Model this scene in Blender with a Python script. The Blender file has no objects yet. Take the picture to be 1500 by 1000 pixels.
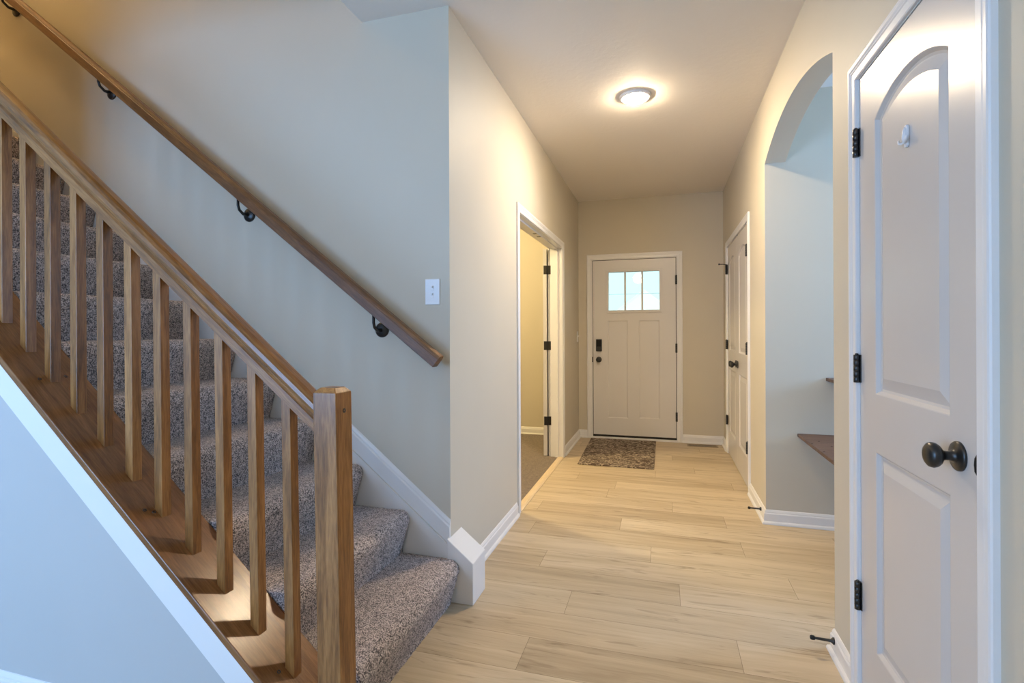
import bpy, bmesh, math, random
from mathutils import Vector, Matrix
from mathutils.geometry import tessellate_polygon
random.seed(7)
C = bpy.context.scene.collection
S = bpy.context.scene

# ------------------------------------------------------------------ camera
cam_d = bpy.data.cameras.new('camera')
cam = bpy.data.objects.new('camera', cam_d); C.objects.link(cam)
cam_d.sensor_width = 36.0
cam_d.lens = 752.25/1500*36.0
cam_d.shift_y = -14.65/1500
cam_d.clip_start = 0.02
YAW, ROLL = 0.2861, -0.0042
cam.matrix_world = (Matrix.Translation((0, 0, 1.2328)) @ Matrix.Rotation(YAW, 4, 'Z')
                    @ Matrix.Rotation(math.pi/2, 4, 'X') @ Matrix.Rotation(ROLL, 4, 'Z'))
S.camera = cam

# ------------------------------------------------------------------ colour management, world, lights
S.view_settings.view_transform = 'Standard'
S.view_settings.look = 'None'
S.view_settings.gamma = 1.0
S.view_settings.use_curve_mapping = False
S.view_settings.exposure = 0.0

W = bpy.data.worlds.new('sky'); S.world = W; W.use_nodes = True
W.node_tree.nodes['Background'].inputs[0].default_value = (0.67, 1.0, 1.0, 1)
W.node_tree.nodes['Background'].inputs[1].default_value = 1.25

def area(name, loc, rot, sx, sy, power, col, spread=math.pi):
    d = bpy.data.lights.new(name, 'AREA'); d.shape = 'RECTANGLE'; d.size = sx; d.size_y = sy
    d.energy = power; d.color = col; d.spread = spread
    o = bpy.data.objects.new(name, d); C.objects.link(o); o.location = loc; o.rotation_euler = rot
    return o
def point(name, loc, power, col, r=0.08):
    d = bpy.data.lights.new(name, 'POINT'); d.energy = power; d.color = col; d.shadow_soft_size = r
    o = bpy.data.objects.new(name, d); C.objects.link(o); o.location = loc
    return o
DAY = (0.275, 0.52, 1.0)
WARM = (1.0, 0.79, 0.53)
HP = math.pi/2
area('daylight_rear_window', (-3.0, -2.44, 1.45), (HP, 0, 0), 2.3, 1.8, 175, DAY)
area('daylight_dining_window', (3.44, 2.9, 1.85), (0, HP, 0), 1.2, 1.2, 88, DAY)
point('living_room_lamp', (-0.6, -1.3, 2.55), 16, (1.0, 0.84, 0.68), 0.12)
point('study_lamp', (-2.3, 4.2, 2.5), 120, (1.0, 0.80, 0.42), 0.1)
point('upstairs_lamp', (-4.4, 1.62, 5.1), 80, (1.0, 0.71, 0.35), 0.1)
HALL_LAMP = 660.0
sd = bpy.data.lights.new('sun', 'SUN'); sd.energy = 2.2; sd.color = (1.0, 0.96, 0.9); sd.angle = 0.02
so = bpy.data.objects.new('sun', sd); C.objects.link(so)
so.rotation_euler = Vector((0.62, 0.55, -0.56)).to_track_quat('-Z', 'Y').to_euler()

# ------------------------------------------------------------------ constants (metres)
XL, XR, YB, YS, H = -0.945, 0.627, 5.969, 2.195, 2.74
T = 0.12

# ------------------------------------------------------------------ materials
def nt(name):
    m = bpy.data.materials.new(name); m.use_nodes = True
    t = m.node_tree
    return m, t, t.nodes['Principled BSDF']
def link(t, a, b): t.links.new(a, b)
def node(t, kind, **kw):
    n = t.nodes.new(kind)
    for k, v in kw.items(): setattr(n, k, v)
    return n
def ramp(t, fac, stops):
    r = node(t, 'ShaderNodeValToRGB')
    el = r.color_ramp.elements
    while len(el) < len(stops): el.new(0.5)
    for e, (p, c) in zip(el, stops): e.position = p; e.color = (*c, 1)
    link(t, fac, r.inputs[0]); return r.outputs[0]
def coords(t, scale=(1, 1, 1), rot=(0, 0, 0), loc=(0, 0, 0)):
    tc = node(t, 'ShaderNodeTexCoord'); mp = node(t, 'ShaderNodeMapping')
    mp.inputs['Scale'].default_value = scale; mp.inputs['Rotation'].default_value = rot; mp.inputs['Location'].default_value = loc
    link(t, tc.outputs['Object'], mp.inputs['Vector']); return mp.outputs[0]
def noise(t, vec, scale, detail=3, rough=0.5, dist=0.0):
    n = node(t, 'ShaderNodeTexNoise')
    n.inputs['Scale'].default_value = scale; n.inputs['Detail'].default_value = detail
    n.inputs['Roughness'].default_value = rough; n.inputs['Distortion'].default_value = dist
    link(t, vec, n.inputs['Vector']); return n.outputs['Fac']
def bump(t, p, h, strength, dist=0.01):
    b = node(t, 'ShaderNodeBump'); b.inputs['Strength'].default_value = strength; b.inputs['Distance'].default_value = dist
    link(t, h, b.inputs['Height']); link(t, b.outputs[0], p.inputs['Normal'])

def plain(name, col, rough=0.5, metal=0.0, spec=0.5, bscale=None, bstr=0.1, bdist=0.002):
    m, t, p = nt(name)
    p.inputs['Base Color'].default_value = (*col, 1); p.inputs['Roughness'].default_value = rough
    p.inputs['Metallic'].default_value = metal; p.inputs['Specular IOR Level'].default_value = spec
    v = coords(t)
    n = noise(t, v, 3.0, 3)
    mx = node(t, 'ShaderNodeMix', data_type='RGBA')
    mx.inputs[6].default_value = (*[c*0.97 for c in col], 1); mx.inputs[7].default_value = (*[min(1, c*1.02) for c in col], 1)
    link(t, n, mx.inputs[0]); link(t, mx.outputs[2], p.inputs['Base Color'])
    if bscale: bump(t, p, noise(t, v, bscale, 2), bstr, bdist)
    return m
M_wall = plain('greige_wall_paint', (0.612, 0.554, 0.443), 0.55, spec=0.3, bscale=180, bstr=0.05, bdist=0.001)
M_wall_grey = plain('light_grey_wall_paint', (0.50, 0.50, 0.49), 0.45, spec=0.4, bscale=180, bstr=0.05, bdist=0.001)
M_trim = plain('white_semi_gloss_trim', (0.80, 0.785, 0.765), 0.28, spec=0.5)
M_door = plain('white_door_paint', (0.62, 0.59, 0.56), 0.27, spec=0.5, bscale=220, bstr=0.03, bdist=0.001)
M_front_door = plain('white_front_door_paint', (0.72, 0.69, 0.66), 0.3, spec=0.5, bscale=220, bstr=0.03, bdist=0.001)
M_black = plain('oil_rubbed_bronze', (0.012, 0.011, 0.010), 0.32, spec=0.6)
M_white_plastic = plain('white_plastic', (0.78, 0.78, 0.78), 0.35)
M_dark = plain('dark_gap', (0.02, 0.017, 0.014), 0.8)
M_house = plain('white_siding', (0.9, 0.9, 0.9), 0.7)
M_ground = plain('pale_concrete', (0.5, 0.52, 0.5), 0.9)

def ceiling_mat():
    m, t, p = nt('knockdown_ceiling_paint')
    p.inputs['Base Color'].default_value = (0.84, 0.785, 0.72, 1); p.inputs['Roughness'].default_value = 0.7
    v = coords(t)
    bump(t, p, ramp(t, noise(t, v, 26, 4, 0.6, 0.4), [(0.42, (0, 0, 0)), (0.58, (1, 1, 1))]), 0.12, 0.003)
    return m
M_ceil = ceiling_mat()

def carpet_mat(name, dark, mid, light, sc=210):
    m, t, p = nt(name)
    v = coords(t)
    n1 = noise(t, v, sc, 2, 0.6); n2 = noise(t, v, sc*0.28, 2, 0.6)
    ad = node(t, 'ShaderNodeMath', operation='ADD'); mu = node(t, 'ShaderNodeMath', operation='MULTIPLY'); mu.inputs[1].default_value = 0.30
    link(t, n2, mu.inputs[0]); link(t, n1, ad.inputs[0]); link(t, mu.outputs[0], ad.inputs[1])
    sb = node(t, 'ShaderNodeMath', operation='SUBTRACT'); sb.inputs[1].default_value = 0.15; link(t, ad.outputs[0], sb.inputs[0])
    col = ramp(t, sb.outputs[0], [(0.38, dark), (0.49, mid), (0.60, light)])
    link(t, col, p.inputs['Base Color'])
    p.inputs['Roughness'].default_value = 1.0; p.inputs['Specular IOR Level'].default_value = 0.05
    p.inputs['Sheen Weight'].default_value = 0.25; p.inputs['Sheen Roughness'].default_value = 0.6
    bump(t, p, n1, 0.9, 0.008)
    return m
M_carpet = carpet_mat('speckled_brown_carpet', (0.065, 0.050, 0.045), (0.37, 0.293, 0.257), (0.76, 0.64, 0.58))
M_carpet_study = carpet_mat('brown_carpet', (0.07, 0.052, 0.036), (0.175, 0.128, 0.09), (0.28, 0.21, 0.155), 180)

def wood_mat(name, rot, cols, rough=0.32, grain=(1, 1, 1)):
    """grain runs along the axis whose scale in GRAIN is small, after the rotation"""
    m, t, p = nt(name)
    oi = node(t, 'ShaderNodeObjectInfo')
    tc = node(t, 'ShaderNodeTexCoord')
    va = node(t, 'ShaderNodeVectorMath', operation='ADD')
    sc = node(t, 'ShaderNodeVectorMath', operation='SCALE'); sc.inputs['Scale'].default_value = 7.0
    cb = node(t, 'ShaderNodeCombineXYZ')
    for i in range(3): link(t, oi.outputs['Random'], cb.inputs[i])
    link(t, cb.outputs[0], sc.inputs[0])
    r1 = node(t, 'ShaderNodeMapping'); r1.inputs['Rotation'].default_value = rot
    link(t, tc.outputs['Object'], r1.inputs['Vector'])
    link(t, r1.outputs[0], va.inputs[0]); link(t, sc.outputs[0], va.inputs[1])
    mp = node(t, 'ShaderNodeMapping'); mp.inputs['Scale'].default_value = grain
    link(t, va.outputs[0], mp.inputs['Vector'])
    n1 = noise(t, mp.outputs[0], 9, 4, 0.6, 0.9)
    n2 = noise(t, mp.outputs[0], 60, 3, 0.6, 0.2)
    a = node(t, 'ShaderNodeMath', operation='MULTIPLY_ADD'); a.inputs[1].default_value = 0.45
    link(t, n2, a.inputs[0]); 
    b = node(t, 'ShaderNodeMath', operation='MULTIPLY'); b.inputs[1].default_value = 0.75
    link(t, n1, b.inputs[0]); link(t, b.outputs[0], a.inputs[2])
    rr = node(t, 'ShaderNodeMath', operation='MULTIPLY_ADD'); rr.inputs[1].default_value = 0.16; 
    link(t, oi.outputs['Random'], rr.inputs[0]); 
    s2 = node(t, 'ShaderNodeMath', operation='SUBTRACT'); s2.inputs[1].default_value = 0.16
    link(t, a.outputs[0], s2.inputs[0]); link(t, s2.outputs[0], rr.inputs[2])
    col = ramp(t, rr.outputs[0], [(0.25, cols[0]), (0.48, cols[1]), (0.72, cols[2])])
    link(t, col, p.inputs['Base Color'])
    p.inputs['Roughness'].default_value = rough
    p.inputs['Coat Weight'].default_value = 0.05; p.inputs['Coat Roughness'].default_value = 0.15
    bump(t, p, n2, 0.12, 0.001)
    return m
OAK = [(0.085, 0.030, 0.006), (0.235, 0.096, 0.022), (0.43, 0.200, 0.060)]
SL_CAP = math.atan(0.84); SL_RAIL = math.atan(0.808); SL_WALL = math.atan(0.772)
M_oak_v = wood_mat('stained_oak_upright', (0, 0, 0), OAK, grain=(4, 4, 0.35))
M_oak_slope = wood_mat('stained_oak_sloping', (0, -SL_RAIL, 0), OAK, grain=(0.35, 4, 4))
M_oak_cap = wood_mat('stained_oak_base', (0, -SL_CAP, 0), [(0.095, 0.034, 0.008), (0.195, 0.076, 0.020), (0.30, 0.130, 0.040)], 0.27, grain=(0.35, 4, 4))
M_oak_wall = wood_mat('dark_oak_wall_rail', (0, -SL_WALL, 0), [(0.070, 0.026, 0.006), (0.165, 0.068, 0.018), (0.28, 0.130, 0.040)], 0.45, grain=(0.35, 4, 4))
M_walnut = wood_mat('dark_brown_shelf_wood', (0, 0, 0), [(0.03, 0.016, 0.010), (0.075, 0.040, 0.027), (0.13, 0.075, 0.05)], 0.5, grain=(0.4, 3, 3))
M_thresh = wood_mat('pale_threshold_wood', (0, 0, 0), [(0.5, 0.38, 0.22), (0.62, 0.48, 0.30), (0.7, 0.56, 0.38)], 0.4, grain=(4, .4, 4))

def plank_mat():
    m, t, p = nt('pale_oak_vinyl_planks')
    at = node(t, 'ShaderNodeAttribute', attribute_name='tone')
    tc = node(t, 'ShaderNodeTexCoord')
    cb = node(t, 'ShaderNodeCombineXYZ'); k = node(t, 'ShaderNodeMath', operation='MULTIPLY'); k.inputs[1].default_value = 37.0
    link(t, at.outputs['Fac'], k.inputs[0]); link(t, k.outputs[0], cb.inputs[0]); link(t, k.outputs[0], cb.inputs[2])
    va = node(t, 'ShaderNodeVectorMath', operation='ADD'); link(t, tc.outputs['Object'], va.inputs[0]); link(t, cb.outputs[0], va.inputs[1])
    mp = node(t, 'ShaderNodeMapping'); mp.inputs['Scale'].default_value = (0.55, 7.0, 1.0); link(t, va.outputs[0], mp.inputs['Vector'])
    n1 = noise(t, mp.outputs[0], 2.2, 4, 0.55, 0.7)
    mp2 = node(t, 'ShaderNodeMapping'); mp2.inputs['Scale'].default_value = (1.2, 40.0, 1.0); link(t, va.outputs[0], mp2.inputs['Vector'])
    n2 = noise(t, mp2.outputs[0], 5, 4, 0.6)
    mp3 = node(t, 'ShaderNodeMapping'); mp3.inputs['Scale'].default_value = (1.6, 11.0, 1.0); link(t, va.outputs[0], mp3.inputs['Vector'])
    n3 = noise(t, mp3.outputs[0], 1.7, 3, 0.6, 1.5)
    def ma(x, mul, add=None, addv=0.0):
        q = node(t, 'ShaderNodeMath', operation='MULTIPLY_ADD'); q.inputs[1].default_value = mul; q.inputs[2].default_value = addv
        link(t, x, q.inputs[0])
        if add is not None: link(t, add, q.inputs[2])
        return q.outputs[0]
    f = ma(at.outputs['Fac'], 0.22, None, -0.08)
    f = ma(n1, 0.62, f); f = ma(n2, 0.22, f)
    col = ramp(t, f, [(0.22, (0.345, 0.260, 0.165)), (0.42, (0.485, 0.385, 0.255)), (0.62, (0.60, 0.495, 0.350))])
    streak = ramp(t, n3, [(0.27, (0.64, 0.60, 0.57)), (0.42, (1, 1, 1))])
    mx = node(t, 'ShaderNodeMix', data_type='RGBA', blend_type='MULTIPLY'); mx.inputs[0].default_value = 1.0
    link(t, col, mx.inputs[6]); link(t, streak, mx.inputs[7]); link(t, mx.outputs[2], p.inputs['Base Color'])
    p.inputs['Roughness'].default_value = 0.42; p.inputs['Specular IOR Level'].default_value = 0.4
    bump(t, p, n2, 0.05, 0.001)
    return m
M_plank = plank_mat()

def mat_rug():
    m, t, p = nt('swirled_grey_brown_mat')
    v = coords(t)
    w = noise(t, coords(t, (1, 1.5, 1)), 13, 1.5, 0.5, 1.6)
    n = noise(t, v, 220, 2)
    ab = node(t, 'ShaderNodeMath', operation='SUBTRACT'); ab.inputs[1].default_value = 0.5; link(t, w, ab.inputs[0])
    a2 = node(t, 'ShaderNodeMath', operation='ABSOLUTE'); link(t, ab.outputs[0], a2.inputs[0])
    ad = node(t, 'ShaderNodeMath', operation='MULTIPLY_ADD'); ad.inputs[1].default_value = 0.10; link(t, n, ad.inputs[0]); link(t, a2.outputs[0], ad.inputs[2])
    col = ramp(t, ad.outputs[0], [(0.055, (0.50, 0.42, 0.32)), (0.085, (0.24, 0.19, 0.15)), (0.13, (0.105, 0.078, 0.062))])
    link(t, col, p.inputs['Base Color']); p.inputs['Roughness'].default_value = 1; p.inputs['Specular IOR Level'].default_value = 0.05
    bump(t, p, n, 0.5, 0.003)
    return m
M_mat = mat_rug()

def glass_mat():
    m, t, p = nt('clear_window_glass')
    out = t.nodes['Material Output']
    tr = node(t, 'ShaderNodeBsdfTransparent'); gl = node(t, 'ShaderNodeBsdfGlossy'); gl.inputs['Roughness'].default_value = 0.02
    fr = node(t, 'ShaderNodeFresnel'); fr.inputs[0].default_value = 1.45
    mx = node(t, 'ShaderNodeMixShader'); link(t, fr.outputs[0], mx.inputs[0]); link(t, tr.outputs[0], mx.inputs[1]); link(t, gl.outputs[0], mx.inputs[2])
    link(t, mx.outputs[0], out.inputs['Surface'])
    return m
M_glass = glass_mat()
def emit_mat(name, col, s):
    m, t, p = nt(name)
    p.inputs['Base Color'].default_value = (0.9, 0.9, 0.9, 1)
    p.inputs['Emission Color'].default_value = (*col, 1); p.inputs['Emission Strength'].default_value = s
    return m

# ------------------------------------------------------------------ mesh helpers
class MB:
    def __init__(s): s.v = []; s.f = []; s.sm = []
    def add(s, vs, fs, smooth=False):
        n = len(s.v); s.v += [tuple(v) for v in vs]
        for f in fs: s.f.append([i+n for i in f]); s.sm.append(smooth)
        return s
    def box(s, x0, x1, y0, y1, z0, z1):
        return s.add([(x0,y0,z0),(x1,y0,z0),(x1,y1,z0),(x0,y1,z0),(x0,y0,z1),(x1,y0,z1),(x1,y1,z1),(x0,y1,z1)],
                     [(0,3,2,1),(4,5,6,7),(0,1,5,4),(1,2,6,5),(2,3,7,6),(3,0,4,7)])
    def prism(s, poly, fn, a, b, smooth=False):
        """poly in 2-D, fn(p, q, r) -> point, extruded from r=a to r=b"""
        n = len(poly)
        vs = [fn(p, q, a) for p, q in poly] + [fn(p, q, b) for p, q in poly]
        fs = [(i, (i+1) % n, n+(i+1) % n, n+i) for i in range(n)]
        tri = tessellate_polygon([[Vector((p, q, 0)) for p, q in poly]])
        fs2 = [t for t in tri] + [tuple(n+i for i in reversed(t)) for t in tri]
        if n <= 4: fs2 = [tuple(range(n)), tuple(range(2*n-1, n-1, -1))]
        s.add(vs, fs + fs2, smooth); return s
    def rings(s, rings, closed=True, cap=True, smooth=True):
        n = len(rings[0]); vs = [p for r in rings for p in r]; fs = []
        for k in range(len(rings)-1):
            for i in range(n if closed else n-1):
                j = (i+1) % n
                fs.append((k*n+i, k*n+j, (k+1)*n+j, (k+1)*n+i))
        s.add(vs, fs, smooth)
        if cap:
            m = len(s.v)-len(vs)
            s.f.append([m+i for i in reversed(range(n))]); s.sm.append(False)
            s.f.append([m+(len(rings)-1)*n+i for i in range(n)]); s.sm.append(False)
        return s
    def lathe(s, prof, origin, axis, n=28):
        """prof: list of (distance along axis, radius)"""
        a = Vector(axis).normalized(); u = a.orthogonal().normalized(); w = a.cross(u); o = Vector(origin)
        rs = []
        for d, r in prof:
            r = max(r, 1e-4)
            rs.append([o + a*d + (u*math.cos(2*math.pi*i/n) + w*math.sin(2*math.pi*i/n))*r for i in range(n)])
        return s.rings(rs)
    def tube(s, pts, r, n=12):
        pts = [Vector(p) for p in pts]; rs = []
        t0 = (pts[1]-pts[0]).normalized(); u = t0.orthogonal().normalized()
        for i, p in enumerate(pts):
            t = (pts[min(i+1, len(pts)-1)] - pts[max(i-1, 0)]).normalized()
            u = (u - t*u.dot(t)).normalized(); w = t.cross(u)
            rr = r[i] if isinstance(r, (list, tuple)) else r
            rs.append([p + (u*math.cos(2*math.pi*k/n) + w*math.sin(2*math.pi*k/n))*rr for k in range(n)])
        return s.rings(rs)
    def build(s, name, mat, parent=None, bevel=0, seg=2, origin=None):
        me = bpy.data.meshes.new(name)
        vs = s.v
        if origin is not None: vs = [(x-origin[0], y-origin[1], z-origin[2]) for x, y, z in vs]
        me.from_pydata(vs, [], s.f)
        me.polygons.foreach_set('use_smooth', s.sm)
        bm = bmesh.new(); bm.from_mesh(me); bmesh.ops.remove_doubles(bm, verts=bm.verts, dist=1e-6)
        bmesh.ops.recalc_face_normals(bm, faces=bm.faces); bm.to_mesh(me); bm.free()
        me.materials.append(mat)
        o = bpy.data.objects.new(name, me); C.objects.link(o)
        if parent is not None: o.parent = parent
        if origin is not None: o.location = origin
        if parent is not None and origin is None: o.matrix_parent_inverse = Matrix.Translation(-Vector(parent.location))
        elif parent is not None: o.matrix_parent_inverse = Matrix.Translation(-Vector(parent.location))
        if bevel:
            b = o.modifiers.new('bevel', 'BEVEL'); b.width = bevel; b.segments = seg; b.limit_method = 'ANGLE'; b.angle_limit = math.radians(40)
            b.harden_normals = False
        return o
def tag(o, label, cat, group=None, kind=None):
    o['label'] = label; o['category'] = cat
    if group: o['group'] = group
    if kind: o['kind'] = kind
    return o
def empty(name, loc, label, cat, group=None, kind=None):
    o = bpy.data.objects.new(name, None); C.objects.link(o); o.location = loc; o.empty_display_size = 0.1
    return tag(o, label, cat, group, kind)
def struct(o, label, cat): return tag(o, label, cat, kind='structure')

fX = lambda p, q, r: (r, p, q)      # poly in (y,z), extruded along x
fY = lambda p, q, r: (p, r, q)      # poly in (x,z), extruded along y
fZ = lambda p, q, r: (p, q, r)      # poly in (x,y), extruded along z
def M_right(u, w, v): return (XR - w, u, v)
def M_left(u, w, v): return (XL + w, u, v)
def M_back(u, w, v): return (u, YB - w, v)

# ------------------------------------------------------------------ floor of planks
PW, PY0, PL = 0.2065, 2.005, 1.22
JOINT = {0: .275, 1: -.42, 2: .07, 3: -.63, 4: -.07, 5: .425, 6: -.265, 9: -.41, 11: .52}
def make_floor():
    me = bpy.data.meshes.new('floor'); vs = []; fs = []; tone = []
    def quad(x0, x1, y0, y1, z, tn):
        n = len(vs); vs.extend([(x0,y0,z),(x1,y0,z),(x1,y1,z),(x0,y1,z)]); fs.append((n,n+1,n+2,n+3)); tone.append(tn)
    X0, X1, Y0, Y1 = -4.6, 3.5, -2.5, YB
    k0 = math.floor((Y0-PY0)/PW); k1 = math.ceil((Y1-PY0)/PW)
    rng = random.Random(11); g = 0.0007
    for k in range(k0, k1):
        j = JOINT.get(k, rng.uniform(0, PL))
        y0, y1 = max(Y0, PY0+k*PW), min(Y1, PY0+(k+1)*PW)
        a = j - math.ceil((j-X0)/PL)*PL
        while a < X1:
            x0, x1 = max(a, X0), min(a+PL, X1)
            if x1-x0 > 0.01:
                tn = rng.random()
                # the carpeted study takes over beyond the hall's left wall
                if y0 > 2.25 and x0 < XL:
                    x0 = XL - 0.01
                if x1 > x0 and not (y0 > 3.7 and x0 > XR+0.15):
                    quad(x0+g, x1-g, y0+g, y1-g, 0.0, tn)
            a += PL
    n = len(vs); vs.extend([(X0,Y0,-.0016),(X1,Y0,-.0016),(X1,Y1,-.0016),(X0,Y1,-.0016)]); fs.append((n,n+1,n+2,n+3)); tone.append(0.0)
    me.from_pydata(vs, [], fs)
    me.materials.append(M_plank); me.materials.append(M_seam)
    me.polygons[len(fs)-1].material_index = 1
    at = me.attributes.new('tone', 'FLOAT', 'FACE')
    at.data.foreach_set('value', tone)
    o = bpy.data.objects.new('floor', me); C.objects.link(o)
    return struct(o, 'pale oak plank floor running through the hall and living room', 'floor')
M_seam = plain('plank_seam', (0.16, 0.115, 0.07), 0.7)
make_floor()
struct(MB().box(-4.6, XL-0.012, 2.315, 6.12, -0.012, 0.006).build('floor_study', M_carpet_study), 'brown carpet floor of the room beyond the open left doorway', 'floor')

# ------------------------------------------------------------------ ceilings
c = MB()
c.prism([(-1.4,-2.62),(3.62,-2.62),(3.62,6.1),(-4.72,6.1),(-4.72,YS+T),(-1.4,YS+T)], fZ, H, H+.27)
struct(c.build('ceiling', M_ceil), 'textured hall ceiling with the round light', 'ceiling')
struct(MB().box(-4.72, -1.4, -2.62, 1.185, H, H+.27).build('ceiling_living', M_ceil), 'textured ceiling of the living room beside the stairwell', 'ceiling')
struct(MB().box(-5.9, -1.28, 1.06, YS+T, 5.45, 5.6).build('ceiling_stairwell', M_ceil), 'high ceiling above the staircase', 'ceiling')

# ------------------------------------------------------------------ walls
DL0, DL1, DH = 3.366, 4.955, 2.062          # left doorway opening
w = MB().prism([(YS,0),(DL0,0),(DL0,DH),(DL1,DH),(DL1,0),(YB,0),(YB,H),(YS,H)], fX, XL-T, XL)
struct(w.build('wall_left', M_wall), 'beige left wall of the hall with the open doorway', 'wall')
w = MB().prism([(-4.72,0),(XL-T,0),(XL-T,H),(-1.4,H),(-1.4,5.45),(-5.9,5.45),(-5.9,0)], fY, YS, YS+T)
struct(w.build('wall_stair', M_wall), 'grey wall along the staircase carrying the handrail', 'wall')
FD0, FD1, FDH = -0.783, 0.143, 2.05         # front door slab
w = MB().prism([(-4.72,0),(FD0-.02,0),(FD0-.02,FDH+.02),(FD1+.02,FDH+.02),(FD1+.02,0),(3.62,0),(3.62,H),(-4.72,H)], fY, YB, YB+0.16)
struct(w.build('wall_back', M_wall), 'beige end wall around the white front door', 'wall')
# right wall: closed closet door, arch, closet double doors
ND0, ND1, NDH = 1.285, 1.962, 2.062
AR0, AR1, ASP, ARISE = 2.235, 3.607, 2.297, 0.13
CD0, CD1, CDH = 4.263, 5.577, 2.066
def arc(u0, u1, v, rise, n=28):
    a = (u1-u0)/2; R = (a*a+rise*rise)/(2*rise); uc = (u0+u1)/2; vc = v+rise-R
    th = math.asin(a/R)
    return [(uc+R*math.sin(-th+2*th*i/n), vc+R*math.cos(-th+2*th*i/n)) for i in range(n+1)]
pts = [(-2.62,0),(ND0-.02,0),(ND0-.02,NDH+.02),(ND1+.02,NDH+.02),(ND1+.02,0),(AR0,0)] + arc(AR0,AR1,ASP,ARISE) + \
      [(AR1,0),(CD0-.02,0),(CD0-.02,CDH+.02),(CD1+.02,CDH+.02),(CD1+.02,0),(YB,0),(YB,H),(-2.62,H)]
struct(MB().prism(pts, fX, XR, XR+T).build('wall_right', M_wall), 'beige right wall of the hall with the arched opening', 'wall')
# dining space behind the arch
struct(MB().box(XR+T, 3.62, AR1, AR1+T, 0, H).build('wall_dining', M_wall), 'grey wall seen through the arched opening with the shelves', 'wall')
struct(MB().box(XR+T, 3.62, 2.02, 2.14, 0, H).build('wall_dining_near', M_wall), 'wall of the side room behind the closet', 'wall')
w = MB().box(3.5,3.62,2.14,2.3,0,H).box(3.5,3.62,3.5,AR1,0,H).box(3.5,3.62,2.3,3.5,0,1.2).box(3.5,3.62,2.3,3.5,2.45,H)
struct(w.build('wall_dining_end', M_wall), 'window wall of the side room beyond the arch', 'wall')
struct(MB().box(XR+T, XR+T+.75, 1.1, 1.12, 0, H).box(XR+T+.75, XR+T+.77, 1.1, 2.02, 0, H).build('wall_closet', M_wall), 'inside wall of the closet behind the near door', 'wall')
struct(MB().box(XR+T, XR+T+.62, 4.1, 4.12, 0, H).box(XR+T+.6, XR+T+.62, 4.12, YB, 0, H).build('wall_coat_closet', M_wall), 'inside wall of the closet behind the double doors', 'wall')
# living room shell
w = MB().box(-4.72,-4.2,-2.62,-2.5,0,H).box(-1.8,XR,-2.62,-2.5,0,H).box(-4.2,-1.8,-2.62,-2.5,0,.55).box(-4.2,-1.8,-2.62,-2.5,2.35,H)
struct(w.build('wall_rear', M_wall), 'window wall of the living room behind the camera', 'wall')
struct(MB().box(-4.72,-4.6,-2.5,1.185,0,H).build('wall_living_left', M_wall), 'far left wall of the living room', 'wall')
def window(name, fn, u0, u1, v0, v1, label):
    e = empty(name, fn((u0+u1)/2, 0, v0), label, 'window', kind='structure')
    f = MB()
    def bx(a, b, c_, d, w0=-.01, w1=.05):
        f.add([fn(p, q, r) for r in (c_, d) for q in (w0, w1) for p in (a, b)], [(0,1,3,2),(4,6,7,5),(0,4,5,1),(1,5,7,3),(3,7,6,2),(2,6,4,0)])
    bx(u0,u0+.05,v0,v1); bx(u1-.05,u1,v0,v1); bx(u0,u1,v0,v0+.05); bx(u0,u1,v1-.05,v1); bx((u0+u1)/2-.03,(u0+u1)/2+.03,v0,v1)
    f.build('window_frame', M_trim, e)
window('window_1', lambda p,q,r: (p, -2.56+q, r), -4.2, -1.8, .55, 2.35, 'wide white framed window of the living room behind the camera')
window('window_2', lambda p,q,r: (3.56-q, p, r), 2.3, 3.5, 1.2, 2.45, 'white framed window of the side room beyond the arch')
# study shell
struct(MB().box(-4.72,-4.6,YS+T,YB,0,H).build('wall_study', M_wall), 'far left wall of the carpeted room', 'wall')
# stair knee wall, full wall beyond it, upper stairwell
CZ = lambda x: 0.267-0.84*(x+1.08)          # top of the sloping base board
KX = -3.05
w = MB().prism([(KX,0),(-.955,0),(-.955,CZ(-.955)-.03),(KX,CZ(KX)-.03)], fY, 1.185, 1.35)
struct(w.build('wall_knee', M_wall_grey), 'pale wall under the sloping base of the stair railing', 'wall')
w = MB().box(-4.6,KX,1.185,1.35,0,H).box(-5.9,-1.4,1.065,1.185,H+.27,5.45)
w.box(-5.9, -1.4, 1.185-.12, 1.185, H+.0001, H+.27)
struct(w.build('wall_stairwell', M_wall), 'wall closing the upper part of the stairwell', 'wall')
struct(MB().box(-1.4,-1.28,1.065,YS,H+.27,5.45).build('wall_stairwell_right', M_wall), 'upper end wall above the hall ceiling edge', 'wall')
struct(MB().box(-5.9,-5.78,1.185,YS,2.8,5.45).build('wall_landing', M_wall), 'end wall of the upstairs landing', 'wall')
struct(MB().box(-5.78,-4.42,1.185,YS,2.8,2.995).build('floor_landing', M_carpet), 'carpeted landing at the top of the stairs', 'floor')

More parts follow.
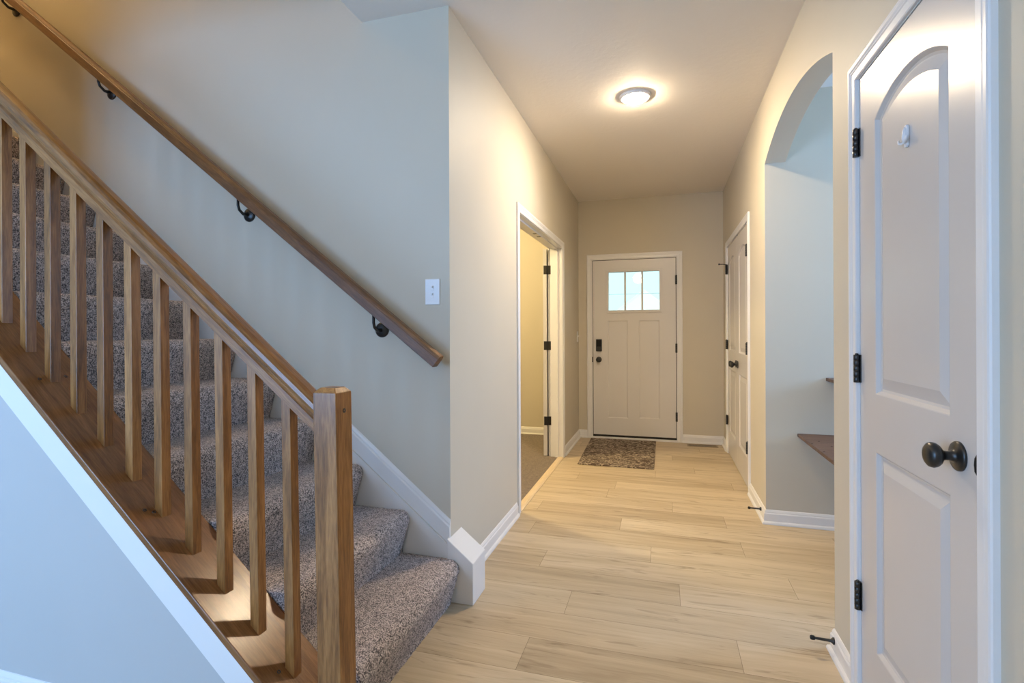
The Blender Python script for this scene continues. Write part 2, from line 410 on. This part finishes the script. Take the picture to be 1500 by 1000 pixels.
# ------------------------------------------------------------------ baseboards
BASE = [(0,0),(.024,0),(.024,.007),(.021,.014),(.013,.020),(.013,.064),(.011,.069),(.0085,.071),(.0085,.076),(.006,.083),(.003,.089),(0,.090)]
def baseboard(name, p0, p1, nrm, label, m0=0, m1=0):
    """m0, m1 = +1 mitre outwards, -1 inwards at the two ends"""
    p0 = Vector((*p0, 0)); p1 = Vector((*p1, 0)); n = Vector((*nrm, 0)); d = (p1-p0).normalized()
    r0 = [p0 + n*a - d*(a*m0) + Vector((0,0,b)) for a, b in BASE]
    r1 = [p1 + n*a + d*(a*m1) + Vector((0,0,b)) for a, b in BASE]
    return struct(MB().rings([r0, r1], smooth=False).build(name, M_trim), label, 'baseboard')
baseboard('baseboard_left', (XL, 2.326), (XL, 3.305), (1,0), 'white baseboard between the stair block and the left doorway')
baseboard('baseboard_left_far', (XL, 5.016), (XL, YB), (1,0), 'short white baseboard between the left doorway and the end wall', 0, -1)
baseboard('baseboard_back_left', (XL, YB), (-.846, YB), (0,-1), 'tiny white baseboard left of the front door', -1, 0)
baseboard('baseboard_back', (.203, YB), (XR, YB), (0,-1), 'white baseboard right of the front door above the floor vent', 0, -1)
baseboard('baseboard_right_far', (XR, 5.64), (XR, YB), (-1,0), 'short white baseboard in the corner beside the double doors', 0, -1)
baseboard('baseboard_right', (XR, AR1), (XR, 4.202), (-1,0), 'white baseboard between the arch and the double doors', 1, 0)
baseboard('baseboard_dining', (XR, AR1), (3.5, AR1), (0,-1), 'white baseboard under the shelves beyond the arch', 1, 0)
baseboard('baseboard_right_near', (XR, 2.024), (XR, AR0), (-1,0), 'short white baseboard between the near door and the arch', 0, 1)
baseboard('baseboard_right_front', (XR, -2.5), (XR, 1.222), (-1,0), 'white baseboard of the right wall beside the camera')
baseboard('baseboard_knee', (-4.6, 1.185), (-.96, 1.185), (0,-1), 'white baseboard of the wall under the stair railing')
baseboard('baseboard_study', (-4.6, YB), (XL-T, YB), (0,-1), 'white baseboard in the carpeted room')

# ------------------------------------------------------------------ doors
CAS = [(0,0),(0,.009),(.004,.0115),(.026,.0115),(.030,.014),(.034,.0135),(.040,.0165),(.050,.0165),(.055,.015),(.058,.012),(.058,0)]
def casing(fn, u0, u1, vh, parent, prof=CAS):
    rs = []
    for (a_u, a_v) in ((0,0),(0,1),(1,1),(1,0)):
        r = []
        for a, d in prof:
            u = (u1 + a) if a_u else (u0 - a)
            r.append(fn(u, d, vh + a if a_v else 0.0))
        rs.append(r)
    return MB().rings(rs, smooth=False).build('casing', M_trim, parent)
def jamb(fn, u0, u1, vh, depth, parent, th=.018, stop=True):
    m = MB()
    def bx(a, b, w0, w1, c_, d):
        m.add([fn(p, q, r) for r in (c_, d) for q in (w0, w1) for p in (a, b)], [(0,1,3,2),(4,6,7,5),(0,4,5,1),(1,5,7,3),(3,7,6,2),(2,6,4,0)])
    for a, b in ((u0-th, u0), (u1, u1+th)): bx(a, b, -depth, 0.001, 0, vh+th)
    bx(u0, u1, -depth, 0.001, vh, vh+th)
    if stop:
        bx(u0, u0+.011, -.075, -.040, 0, vh); bx(u1-.011, u1, -.075, -.040, 0, vh); bx(u0, u1, -.075, -.040, vh-.011, vh)
    return m.build('jamb', M_trim, parent)
def bxf(fn, a, b, w0, w1, c_, d, m=None):
    m = m or MB()
    return m.add([fn(p, q, r) for r in (c_, d) for q in (w0, w1) for p in (a, b)], [(0,1,3,2),(4,6,7,5),(0,4,5,1),(1,5,7,3),(3,7,6,2),(2,6,4,0)])
MOULD = [(0,0),(.003,-.001),(.011,-.0105),(.018,-.0125),(.023,-.0115),(.052,-.003)]
def arch_loop(u0, u1, v0, v1, rise, i, n=24):
    if not rise: return [(u0+i,v0+i),(u1-i,v0+i),(u1-i,v1-i),(u0+i,v1-i)]
    a = (u1-u0)/2; R = (a*a+rise*rise)/(2*rise); uc = (u0+u1)/2; vc = v1+rise-R; R -= i; a -= i
    th = math.asin(a/R)
    return [(u0+i,v0+i),(u1-i,v0+i)] + [(uc+R*math.sin(th-2*th*k/n), vc+R*math.cos(th-2*th*k/n)) for k in range(n+1)]
def slab(fn, u0, u1, v0, v1, th, panels, name, mat, parent, through=(), wf=0.0, mould=MOULD):
    """door leaf: front face at w = wf, back at wf - th"""
    m = MB(); outer = [(u0,v0),(u1,v0),(u1,v1),(u0,v1)]
    def face(loops, w_):
        tri = tessellate_polygon([[Vector((p, q, 0)) for p, q in L] for L in loops])
        allp = [fn(p, w_, q) for L in loops for p, q in L]
        m.add(allp, [t for t in tri])
    hl = [arch_loop(*p, 0) for p in panels]; tl = [arch_loop(*p, 0, 0) for p in through]
    face([outer] + hl + tl, wf); face([outer] + tl, wf-th)
    m.add([fn(p, wf, q) for p, q in outer] + [fn(p, wf-th, q) for p, q in outer], [(i,(i+1)%4,4+(i+1)%4,4+i) for i in range(4)])
    for p in panels:
        m.rings([[fn(a, wf+d, b) for a, b in arch_loop(*p, i)] for i, d in mould], cap=False, smooth=False)
        L = arch_loop(*p, mould[-1][0]); tri = tessellate_polygon([[Vector((a, b, 0)) for a, b in L]])
        m.add([fn(a, wf+mould[-1][1], b) for a, b in L], [t for t in tri])
    for L in tl:
        n = len(L)
        m.add([fn(a, wf, b) for a, b in L] + [fn(a, wf-th, b) for a, b in L], [(i,(i+1)%n,n+(i+1)%n,n+i) for i in range(n)])
    return m.build(name, mat, parent)
def hinge(fn, u, v, parent, hgt=.092, w_=.010, pin=False, leaf=0.006):
    m = MB()
    for k in range(5):
        a = v-hgt/2+k*hgt/5
        m.lathe([(0,.009),(.0003,.0095),(hgt/5-.0008,.0095),(hgt/5-.0004,.009)], fn(u, w_, a), (0,0,1), 14)
    m.lathe([(0,.004),(.003,.006),(.006,.003)], fn(u, w_, v+hgt/2-.001), (0,0,1), 12)
    bxf(fn, u-.006-leaf, u+.006+leaf, -.001, .003, v-hgt/2, v+hgt/2, m)
    h = m.build('hinge', M_black, parent)
    if pin:
        a = Vector(fn(u, .008, v+hgt/2+.004)); b = Vector(fn(u+.005, .075, v+hgt/2+.012))
        k = MB().tube([a, a.lerp(b,.5)+Vector((0,0,.003)), b], .0045, 10)
        k.lathe([(0,.004),(.001,.009),(.010,.010),(.012,.006)], b, (b-a), 14)
        k.lathe([(0,.011),(.006,.011)], fn(u, w_, v+hgt/2), (0,0,1), 12)
        k.build('hinge_pin_stop', M_black, h)
    return h
def knob(fn, u, v, parent, name='door_knob', s=1.0, rose=.033):
    o = Vector(fn(u, 0, v)); a = (Vector(fn(u, 1, v))-o).normalized()
    m = MB().lathe([(0,rose),(.004,rose),(.007,rose*.93),(.009,rose*.55),(.012,.013),(.020,.0105),(.028,.0105),(.033,.014),(.037,.0215),(.043,.0265),(.050,.0285),(.057,.0265),(.062,.020),(.0645,.010),(.065,.0005)], o, a, 32)
    return m.build(name, M_black, parent)

# near closet door (right edge of the view)
d1 = empty('door_1', (XR, 1.64, 0), 'white two panel closet door with arched upper panel, nearest on the right wall', 'door', kind='structure')
casing(M_right, ND0-.003, ND1+.003, NDH+.003, d1); jamb(M_right, ND0, ND1, NDH, T, d1)
slab(M_right, ND0+.003, ND1-.004, .012, NDH-.004, .035, [(1.405,1.833,1.035,1.880,.062),(1.405,1.833,.235,.858,0)], 'door_panel', M_door, d1)
for v in (1.853, 1.105, .352): hinge(M_right, ND1-.001, v, d1)
kn = knob(M_right, 1.368, .953, d1)
m = MB(); L = [(-.0,-.027),(.006,-.024),(.011,-.014),(.012,0),(.011,.014),(.006,.024),(0,.027)]
m.prism([(a, .953+b) for a, b in L], lambda p,q,r: (XR-.001-p, r, q), ND0-.0015, ND0+.0005); m.build('strike_lip', M_black, d1)
# white adhesive hook
hk = empty('adhesive_hook', (XR, 1.615, 1.72), 'small white adhesive double hook on the upper panel of the near door', 'hook')
o = MB(); P = [(.008*math.cos(t*math.pi/10), .022*(1 if t<=10 else -1)+.008*math.sin(t*math.pi/10)) for t in range(21)]
o.prism([(1.615+a, 1.750+b) for a, b in P], fX, XR+.002, XR-.004); o.build('backplate', M_white_plastic, hk, bevel=.0015)
o = MB().tube([(XR-.003,1.615,1.774),(XR-.006,1.615,1.764),(XR-.007,1.615,1.745),(XR-.006,1.615,1.730)], [.003,.0045,.005,.003], 12)
for s in (-1, 1): o.tube([(XR-.004,1.615+s*.004,1.737),(XR-.008,1.615+s*.012,1.733),(XR-.010,1.615+s*.020,1.737),(XR-.010,1.615+s*.024,1.746)], [.003,.0035,.0035,.003], 10)
o.build('prong', M_white_plastic, hk)

# closet double doors
d2 = empty('door_2', (XR, 4.92, 0), 'white arched panel double closet doors on the right wall beside the front door', 'door', kind='structure')
casing(M_right, CD0-.003, CD1+.003, CDH+.003, d2); jamb(M_right, CD0, CD1, CDH, T, d2)
cm = (CD0+CD1)/2
for (a, b, hu) in ((CD0+.003, cm-.0015, CD0+.001), (cm+.0015, CD1-.003, CD1-.001)):
    lf = slab(M_right, a, b, .012, CDH-.004, .035, [(a+.11,b-.11,1.035,1.880,.062),(a+.11,b-.11,.235,.858,0)], 'door_leaf', M_door, d2)
    kv = cm-.055 if a < cm-.1 else cm+.055
    knob(M_right, kv, .935, lf)
    for v in (1.845, 1.093, .335): hinge(M_right, hu + (.005 if a < cm-.1 else 0), v, lf, w_=.014, pin=(a > cm-.1 and v > 1.8))
for du in (-.06, .06):
    bxf(M_right, cm+du-.02, cm+du+.02, -.032, .001, CDH-.009, CDH+.001).build('ball_catch', M_black, d2)

# front door
d3 = empty('door_3', ((FD0+FD1)/2, YB, 0), 'white craftsman front door with three small panes of glass', 'door', kind='structure')
casing(M_back, FD0-.006, FD1+.006, FDH+.006, d3); jamb(M_back, FD0, FD1, FDH, .16, d3, stop=False)
SHAKER = [(0,0),(.003,-.001),(.012,-.008)]
GX0, GX1, GZ0, GZ1 = -.601, -.036, 1.470, 1.906
ds = slab(M_back, FD0+.007, FD1-.007, .042, FDH-.007, .045, [(-.610,-.384,.236,1.354,0),(-.262,-.036,.244,1.353,0)], 'door_panel', M_front_door, d3, through=[(GX0,GX1,GZ0,GZ1)], wf=-.002, mould=SHAKER)
m = MB()
for a, b, c_, d in ((-.626,GX0,1.441,1.931),(GX1,-.010,1.441,1.931),(GX0,GX1,1.441,GZ0),(GX0,GX1,GZ0+.436,1.931)):
    bxf(M_back, a, b, -.047, .010, c_, d, m)
lf = m.build('window_frame', M_front_door, ds, bevel=.003)
gw = (GX1-GX0)
for k in (1, 2):
    u = GX0+gw*k/3; bxf(M_back, u-.010, u+.010, -.035, .006, GZ0, GZ1).build('muntin', M_front_door, ds, bevel=.002)
for k in range(3):
    bxf(M_back, GX0+gw*k/3+(.010 if k else 0), GX0+gw*(k+1)/3-(.010 if k<2 else 0), -.026, -.022, GZ0, GZ1).build('glass_pane', M_glass, ds)
for v in (1.797, 1.040, .278): hinge(M_back, FD1-.001, v, d3, hgt=.10)
knob(M_back, -.712, .905, d3)
kp = bxf(M_back, -.743, -.676, 0, .022, 1.000, 1.140).build('keypad_lock', M_black, d3, bevel=.006)
bxf(M_back, -.735, -.684, .020, .0245, 1.055, 1.130).build('keypad_face', plain('black_gloss', (.01,.01,.011), .5, spec=.2), kp, bevel=.002)
bxf(M_back, FD0-.006, FD0+.003, -.001, .004, .875, .935).build('strike_plate', M_black, d3)
bxf(M_back, FD0+.002, FD1-.002, -.030, .003, .022, .044).build('door_sweep', M_dark, d3)
bxf(M_back, FD0-.018, FD1+.018, -.12, .028, 0.0, .022).build('threshold', M_trim, d3, bevel=.004)

ws = bxf(M_back, FD0, FD0+.007, -.045, -.012, .02, FDH); bxf(M_back, FD1-.007, FD1, -.045, -.012, .02, FDH, ws); bxf(M_back, FD0, FD1, -.045, -.012, FDH-.007, FDH, ws)
ws.build('door_gap_shade', M_dark, d3)  # dark strips added so the gap round the door reads as shaded
# open double doors of the study on the left
d4 = empty('door_4', (XL, 4.16, 0), 'open left doorway with white casing and doors folded back into the carpeted room', 'door', kind='structure')
casing(M_left, DL0+.015, DL1-.015, DH-.015, d4); jamb(M_left, DL0+.018, DL1-.018, DH-.018, T, d4)
m4 = lambda u, w_, v: (XL-T-.006-w_, u, v)
casing(m4, DL0+.015, DL1-.015, DH-.015, d4)
jy = DL1-.018
for (y0, y1) in ((jy-.014, jy+.74),):
    lf = slab(lambda u, w_, v: (XL-T-.029+w_, u, v), y0, y1, .015, DH-.02, .035, [(y0+.11,y1-.11,1.035,1.880,.062),(y0+.11,y1-.11,.235,.858,0)], 'door_leaf', M_door, d4)
    for v in (1.835, 1.093, .356):
        hm = MB().box(XL-T-.058, XL-T-.028, y0-.002, y0+.001, v-.043, v+.043).box(XL-T-.024, XL-T+.010, jy-.0025, jy+.001, v-.043, v+.043)
        hm.lathe([(0,.006),(.086,.006)], (XL-T-.026, jy-.008, v-.043), (0,0,1), 12)
        hm.build('hinge', M_black, d4, bevel=.002)
for yy in (4.09, 4.23):
    MB().box(XL-.075, XL-.045, yy-.02, yy+.02, DH-.030, DH-.019).build('ball_catch', M_black, d4)
# transition strip in the doorway
w = MB().prism([(XL-.045,0),(XL+.012,0),(XL+.012,.004),(XL-.004,.010),(XL-.030,.010),(XL-.045,.006)], lambda p,q,r: (p, r, q), DL0+.018, DL1-.018)
struct(w.build('trim_1', M_thresh), 'pale wood strip between the carpet and the plank floor in the left doorway', 'trim')

# ------------------------------------------------------------------ staircase
RUN, RISE, XN0 = 0.25, 0.2, -0.887
SY0, SY1 = 1.372, 2.172
st = empty('staircase', (-.9, 1.77, 0), 'straight flight of stairs covered in speckled brown carpet along the grey wall', 'staircase')
def step_mesh(k):
    xn = XN0-RUN*k; z = RISE*(k+1)
    fine = .0085 if k < 8 else .02
    key = [(xn-.040, z-RISE), (xn-.038, z-RISE+.02), (xn-.008, z-.076)]
    for i in range(9):                                 # rounded nosing
        a = math.radians(-28 + 118*i/8)
        key.append((xn-.044+.044*math.cos(a), z-.045+.045*math.sin(a)))
    key += [(xn-.10, z-.001), (xn-RUN-.042, z)]
    prof = []
    for (a, b) in zip(key, key[1:]):
        L = math.dist(a, b); n = max(1, round(L/fine))
        prof += [(a[0]+(b[0]-a[0])*i/n, a[1]+(b[1]-a[1])*i/n) for i in range(n)]
    prof.append(key[-1])
    ny = max(4, round((SY1-SY0)/fine)); rng = random.Random(k)
    m = MB(); vs = []; n = len(prof)
    for j in range(ny+1):
        y = SY0+(SY1-SY0)*j/ny
        for i, (px, pz) in enumerate(prof):
            a = prof[max(0, i-1)]; b = prof[min(n-1, i+1)]
            tx, tz = b[0]-a[0], b[1]-a[1]; l = math.hypot(tx, tz)
            q = rng.uniform(-.0016, .0018) if fine < .01 else 0
            edge = min(j, ny-j)*fine
            if edge < .02: q -= (.02-edge)*.22
            vs.append((px + tz/l*q, y + (rng.uniform(-.001,.001) if 0 < j < ny else 0), pz - tx/l*q))
    fs = [(j*n+i, j*n+i+1, (j+1)*n+i+1, (j+1)*n+i) for j in range(ny) for i in range(n-1)]
    m.add(vs, fs, True)
    for j in (0, ny):
        b0 = len(m.v); m.v.append((xn-RUN-.042, SY0 if j == 0 else SY1, z-RISE)); m.f.append([j*n+i for i in range(n)]+[b0]); m.sm.append(False)
    return m
for k in range(15): step_mesh(k).build('step', M_carpet, st)
# skirt board and sloped base moulding on the stair wall, end block
SKT = lambda x: .372-.80*(x+.953)
w = MB().prism([(-.945, SKT(-.945)-.112),(-.945,.02),(-1.6,0.3),(-4.4,2.55),(-4.4,SKT(-4.4)-.112)], fY, YS-.022, YS)
struct(w.build('trim_2', M_trim), 'white sloping skirt board between the carpeted stairs and the grey wall', 'trim')
prof = [(.004,-.112),(.014,-.110),(.014,-.034),(.011,-.028),(.009,-.026),(.009,-.018),(.006,-.008),(.002,0),(0,0),(0,-.112)]
r = [[(x, YS-d, SKT(x)+q) for d, q in prof] for x in (-4.4, XL)]
struct(MB().rings(r, smooth=False).build('trim_3', M_trim), 'white sloping baseboard moulding above the stair skirt board', 'trim')
bl = MB().prism([(-.950,0),(-.824,0),(-.824,.188),(-.950,.288)], fY, 2.164, 2.328)
struct(bl.build('trim_4', M_trim, bevel=.003), 'white block with slanted top capping the wall corner at the foot of the stairs', 'trim')
# white band under the railing base
w = MB().prism([(KX,CZ(KX)-.030),(-.955,CZ(-.955)-.030),(-.955,max(.0,CZ(-.955)-.135)),(KX,CZ(KX)-.135)], fY, 1.173, 1.186)
struct(w.build('trim_5', M_trim), 'white trim band along the sloping base of the stair railing', 'trim')

# ------------------------------------------------------------------ stair railing
sr = empty('stair_railing', (-.91, 1.27, 0), 'stained oak stair railing with square balusters and newel post on a sloping base', 'railing')
cap = MB().prism([(KX,CZ(KX)),(-.948,CZ(-.948)),(-.948,CZ(-.948)-.030),(KX,CZ(KX)-.030)], fY, 1.170, 1.370).build('base_board', M_oak_cap, sr, bevel=.003)
nrm = Vector((.84,0,1)).normalized()
def screw_hole_disc(x, y, parent):
    MB().lathe([(-.004,.0055),(.0012,.0055),(.0014,.0035),(-.001,.002)], (x,y,CZ(x)), nrm, 14).build('screw_hole', M_black, parent)  # black disc paints the dark of an unfilled screw hole
# newel post, leaning a hair as in the photograph
NX0, NX1, NY0, NY1, NT = -.948, -.873, 1.230, 1.305, 1.062
lean = .016
nw = MB(); ch = .014
def q(z, i): 
    dx = lean*(1-z/1.06)
    return [(NX0+i+dx,NY0+i,z),(NX1-i+dx,NY0+i,z),(NX1-i+dx,NY1-i,z),(NX0+i+dx,NY1-i,z)]
nw.rings([q(0,0),q(NT,0),q(NT+.014,ch)], smooth=False)
nwo = nw.build('newel_post', M_oak_v, sr, bevel=.002)
MB().lathe([(-.002,.0065),(.001,.0065),(.0015,.004),(-.001,.002)], (NX1+lean*.06,1.268,1.010), (1,0,0), 16).build('screw_hole', M_black, nwo)  # unfilled hole in the newel, its dark inside painted as a black disc
# handrail
RT = lambda x: 1.084-.808*(x+1.003)        # top edge
RP = [(-.022,-.098),(-.028,-.094),(-.028,-.060),(-.025,-.056),(-.023,-.052),(-.025,-.046),(-.031,-.040),(-.033,-.028),(-.031,-.014),(-.022,-.004),(-.010,0),
      (.010,0),(.022,-.004),(.031,-.014),(.033,-.028),(.031,-.040),(.025,-.046),(.023,-.052),(.025,-.056),(.028,-.060),(.028,-.094),(.022,-.098)]
hr = MB().rings([[(x, 1.268+a, RT(x)+b) for a, b in RP] for x in (KX, -.946)], smooth=False)
hr.build('handrail', M_oak_slope, sr)
for k in range(17):
    xc = -1.059-.1232*k
    if xc < KX+.03: break
    b = MB(); h = .016; ln = .011*max(0, 1-k/8)
    zt = lambda x: RT(x)-.094; zb = lambda x: CZ(x)-.004
    top = [(xc+i, 1.268+j, zt(xc+i)) for i, j in ((-h,-h),(h,-h),(h,h),(-h,h))]
    bot = [(xc+ln+i, 1.268+j, zb(xc+ln+i)) for i, j in ((-h,-h),(h,-h),(h,h),(-h,h))]
    b.rings([bot, top], smooth=False)
    b.build('baluster', M_oak_v, sr, bevel=.0015)
for (x, y) in [(-2.045,1.228),(-2.047,1.309),(-1.567,1.223),(-1.553,1.243),(-1.066,1.229)]: screw_hole_disc(x, y, cap)

# ------------------------------------------------------------------ wall handrail
wr = empty('wall_handrail', (-.97, 2.12, 1.1), 'brown wooden handrail fixed on black brackets to the grey stair wall', 'handrail')
WB = lambda x: 1.090-.772*(x+1.005)        # lower edge
WP = [(-.022,0),(-.026,.004),(-.026,.052),(-.024,.056),(-.024,.060),(-.020,.072),(-.013,.076),(.013,.076),(.020,.072),(.024,.060),(.024,.056),(.026,.052),(.026,.004),(.022,0)]
CUT = .772/(1+.772**2)                     # square to the slope
rs = [[(x + CUT*b, 2.118+a, WB(x + CUT*b)+b) for a, b in WP] for x in (-4.35, -.986)]
MB().rings(rs, smooth=False).build('rail', M_oak_wall, wr)
for (x, z) in ((-1.296,1.243),(-2.075,1.848),(-3.043,2.615),(-3.842,3.236)):
    b = MB().lathe([(0,.036),(.005,.036),(.010,.030),(.014,.016),(.016,.010)], (x, YS, z), (0,-1,0), 24)
    b.tube([(x,YS-.012,z),(x,YS-.045,z-.004),(x,YS-.070,z+.012),(x,YS-.078,z+.034),(x,2.118,WB(x)+.004)], [.010,.008,.007,.007,.007], 12)
    b.tube([(x-.03,2.118,WB(x-.03)+.001),(x+.03,2.118,WB(x+.03)+.001)], .007, 8)
    b.build('bracket', M_black, wr)

# ------------------------------------------------------------------ small things
# light switch on the stair wall
sw = empty('light_switch', (-1.030, YS, 1.42), 'white light switch plate on the grey stair wall above the handrail end', 'light switch')
MB().box(-1.067,-.993,YS-.006,YS,1.359,1.479).build('cover_plate', M_white_plastic, sw, bevel=.003)
for z in (1.437, 1.402):
    tm = MB().box(-1.037,-1.023,YS-.0075,YS-.005,z-.013,z+.013); tm.box(-1.034,-1.026,YS-.018,YS-.006,z+.001,z+.010)
    tm.build('toggle', M_white_plastic, sw, bevel=.001)
sw2 = empty('light_switch', (XL, 5.90, 1.17), 'white light switch at the far end of the left hall wall beside the front door', 'light switch')
MB().box(XL,XL+.006,5.835,5.905,1.110,1.230).build('cover_plate', M_white_plastic, sw2, bevel=.002)
MB().box(XL+.006,XL+.018,5.866,5.874,1.168,1.184).build('toggle', M_white_plastic, sw2)
# ceiling light
LX, LY = -.165, 3.39
cl = empty('ceiling_light', (LX, LY, H), 'round flush white ceiling light glowing in the hall', 'ceiling light')
MB().lathe([(0,.100),(.006,.100),(.014,.092),(.018,.080),(.012,.078)], (LX,LY,H), (0,0,-1), 48).build('trim_ring', M_white_plastic, cl)
MB().lathe([(.010,.078),(.020,.074),(.028,.060),(.033,.036),(.035,.0005)], (LX,LY,H), (0,0,-1), 40).build('diffuser', emit_mat('warm_lamp_diffuser', WARM, HALL_LAMP), cl)
# door mat
dm = MB().prism([(-.765,4.731),(-.082,4.726),(-.080,5.915),(-.797,5.915)], fZ, .0005, .011)
tag(dm.build('door_mat', M_mat, bevel=.003, origin=(-.43,5.32,0)), 'grey brown swirl patterned door mat in front of the white front door', 'door mat')
# floor vent
vt = empty('floor_vent', (.40, 5.84, 0), 'narrow slotted floor vent right of the front door', 'floor vent')
M_vent = plain('tan_metal', (.33,.25,.16), .45)
f = MB().box(.245,.555,5.79,5.80,0,.005).box(.245,.555,5.885,5.895,0,.005).box(.245,.26,5.80,5.885,0,.005).box(.54,.555,5.80,5.885,0,.005)
f.build('frame', M_vent, vt)
MB().box(.26,.54,5.80,5.885,.0004,.0012).build('duct_opening', M_dark, vt)
g = MB()
for i in range(18): g.box(.268+i*.0153,.272+i*.0153,5.80,5.885,.001,.004)
g.box(.26,.54,5.838,5.847,.001,.0045); g.build('grille', M_vent, vt)
# door stops screwed to the baseboards
def door_stop(p, d, label):
    e = empty('door_stop', p, label, 'door stop', 'black door stops on the right baseboards')
    MB().lathe([(0,.013),(.003,.013),(.007,.009),(.012,.0055),(.060,.0048),(.064,.0052)], p, d, 16).build('rod', M_black, e)
    MB().lathe([(.064,.0052),(.066,.008),(.076,.0085),(.080,.006),(.081,.001)], p, d, 16).build('bumper', plain('black_rubber',(.01,.01,.01),.8), e)
door_stop((XR-.0132, 3.70, .060), (-1, 0, .02), 'black door stop on the baseboard just past the far side of the arch')
door_stop((XR-.0132, 2.20, .060), (-1, 0, .03), 'black door stop on the short baseboard between the near door and the arch')
# shelves beyond the arch
def shelf(x0, x1, dep, z, label, holes):
    e = empty('wall_shelf', ((x0+x1)/2, AR1, z), label, 'shelf')
    MB().box(x0, x1, AR1-dep, AR1-.001, z-.020, z).build('board', M_walnut, e, bevel=.002)
    for (x, y) in holes:
        MB().lathe([(-.002,.006),(.0006,.006),(.0008,.003)], (x, y, z), (0,0,1), 12).build('board_hole', M_dark, e)  # dark disc paints the shade of a hole in the board
shelf(.808, 2.4, 1.0, .584, 'low dark brown wooden shelf board seen through the arch', [(.815,3.30),(.90,3.25),(.822,3.10),(.91,3.05),(.87,3.38)])
shelf(.968, 2.4, .28, .938, 'upper narrow dark brown wooden shelf seen through the arch', [])

# ------------------------------------------------------------------ outside, seen through the front door glass
struct(MB().box(-30,30,YB+.17,60,-.3,-.15).build('ground', M_ground), 'pale ground outside the front door', 'ground')
hs = empty('neighbour_house', (-2.08,60,-.15), 'white gabled house across the street seen through the front door glass', 'house')
MB().prism([(-6.06,-.15),(1.9,-.15),(1.9,2.75),(-2.08,5.80),(-6.06,2.75)], fY, 60, 68).build('wall', M_house, hs)
M_roof = plain('pale_roof', (.92,.93,.93), .8)
rf = MB().prism([(-2.08,5.80),(-6.5,2.37),(-6.5,2.52),(-2.08,5.97),(2.4,2.52),(2.4,2.37)], fY, 59.96, 68.3)
rf.build('roof', M_roof, hs)
MB().box(-3.05,-1.2,59.95,60,.2,1.6).build('window', plain('grey_glass',(.3,.35,.4),.1), hs)
ul = empty('utility_line', (-40,50,-.15), 'thin overhead wire crossing the sky behind the door glass', 'wire')
MB().tube([(-40,50,4.82),(-10,50,4.72),(20,50,4.86)], .02, 8).build('wire', plain('grey_cable',(.4,.45,.5),.7), ul)
for x, z in ((-40,4.95),(20,5.0)): MB().tube([(x,50,-.2),(x,50,z)], .12, 10).build('pole', M_walnut, ul)
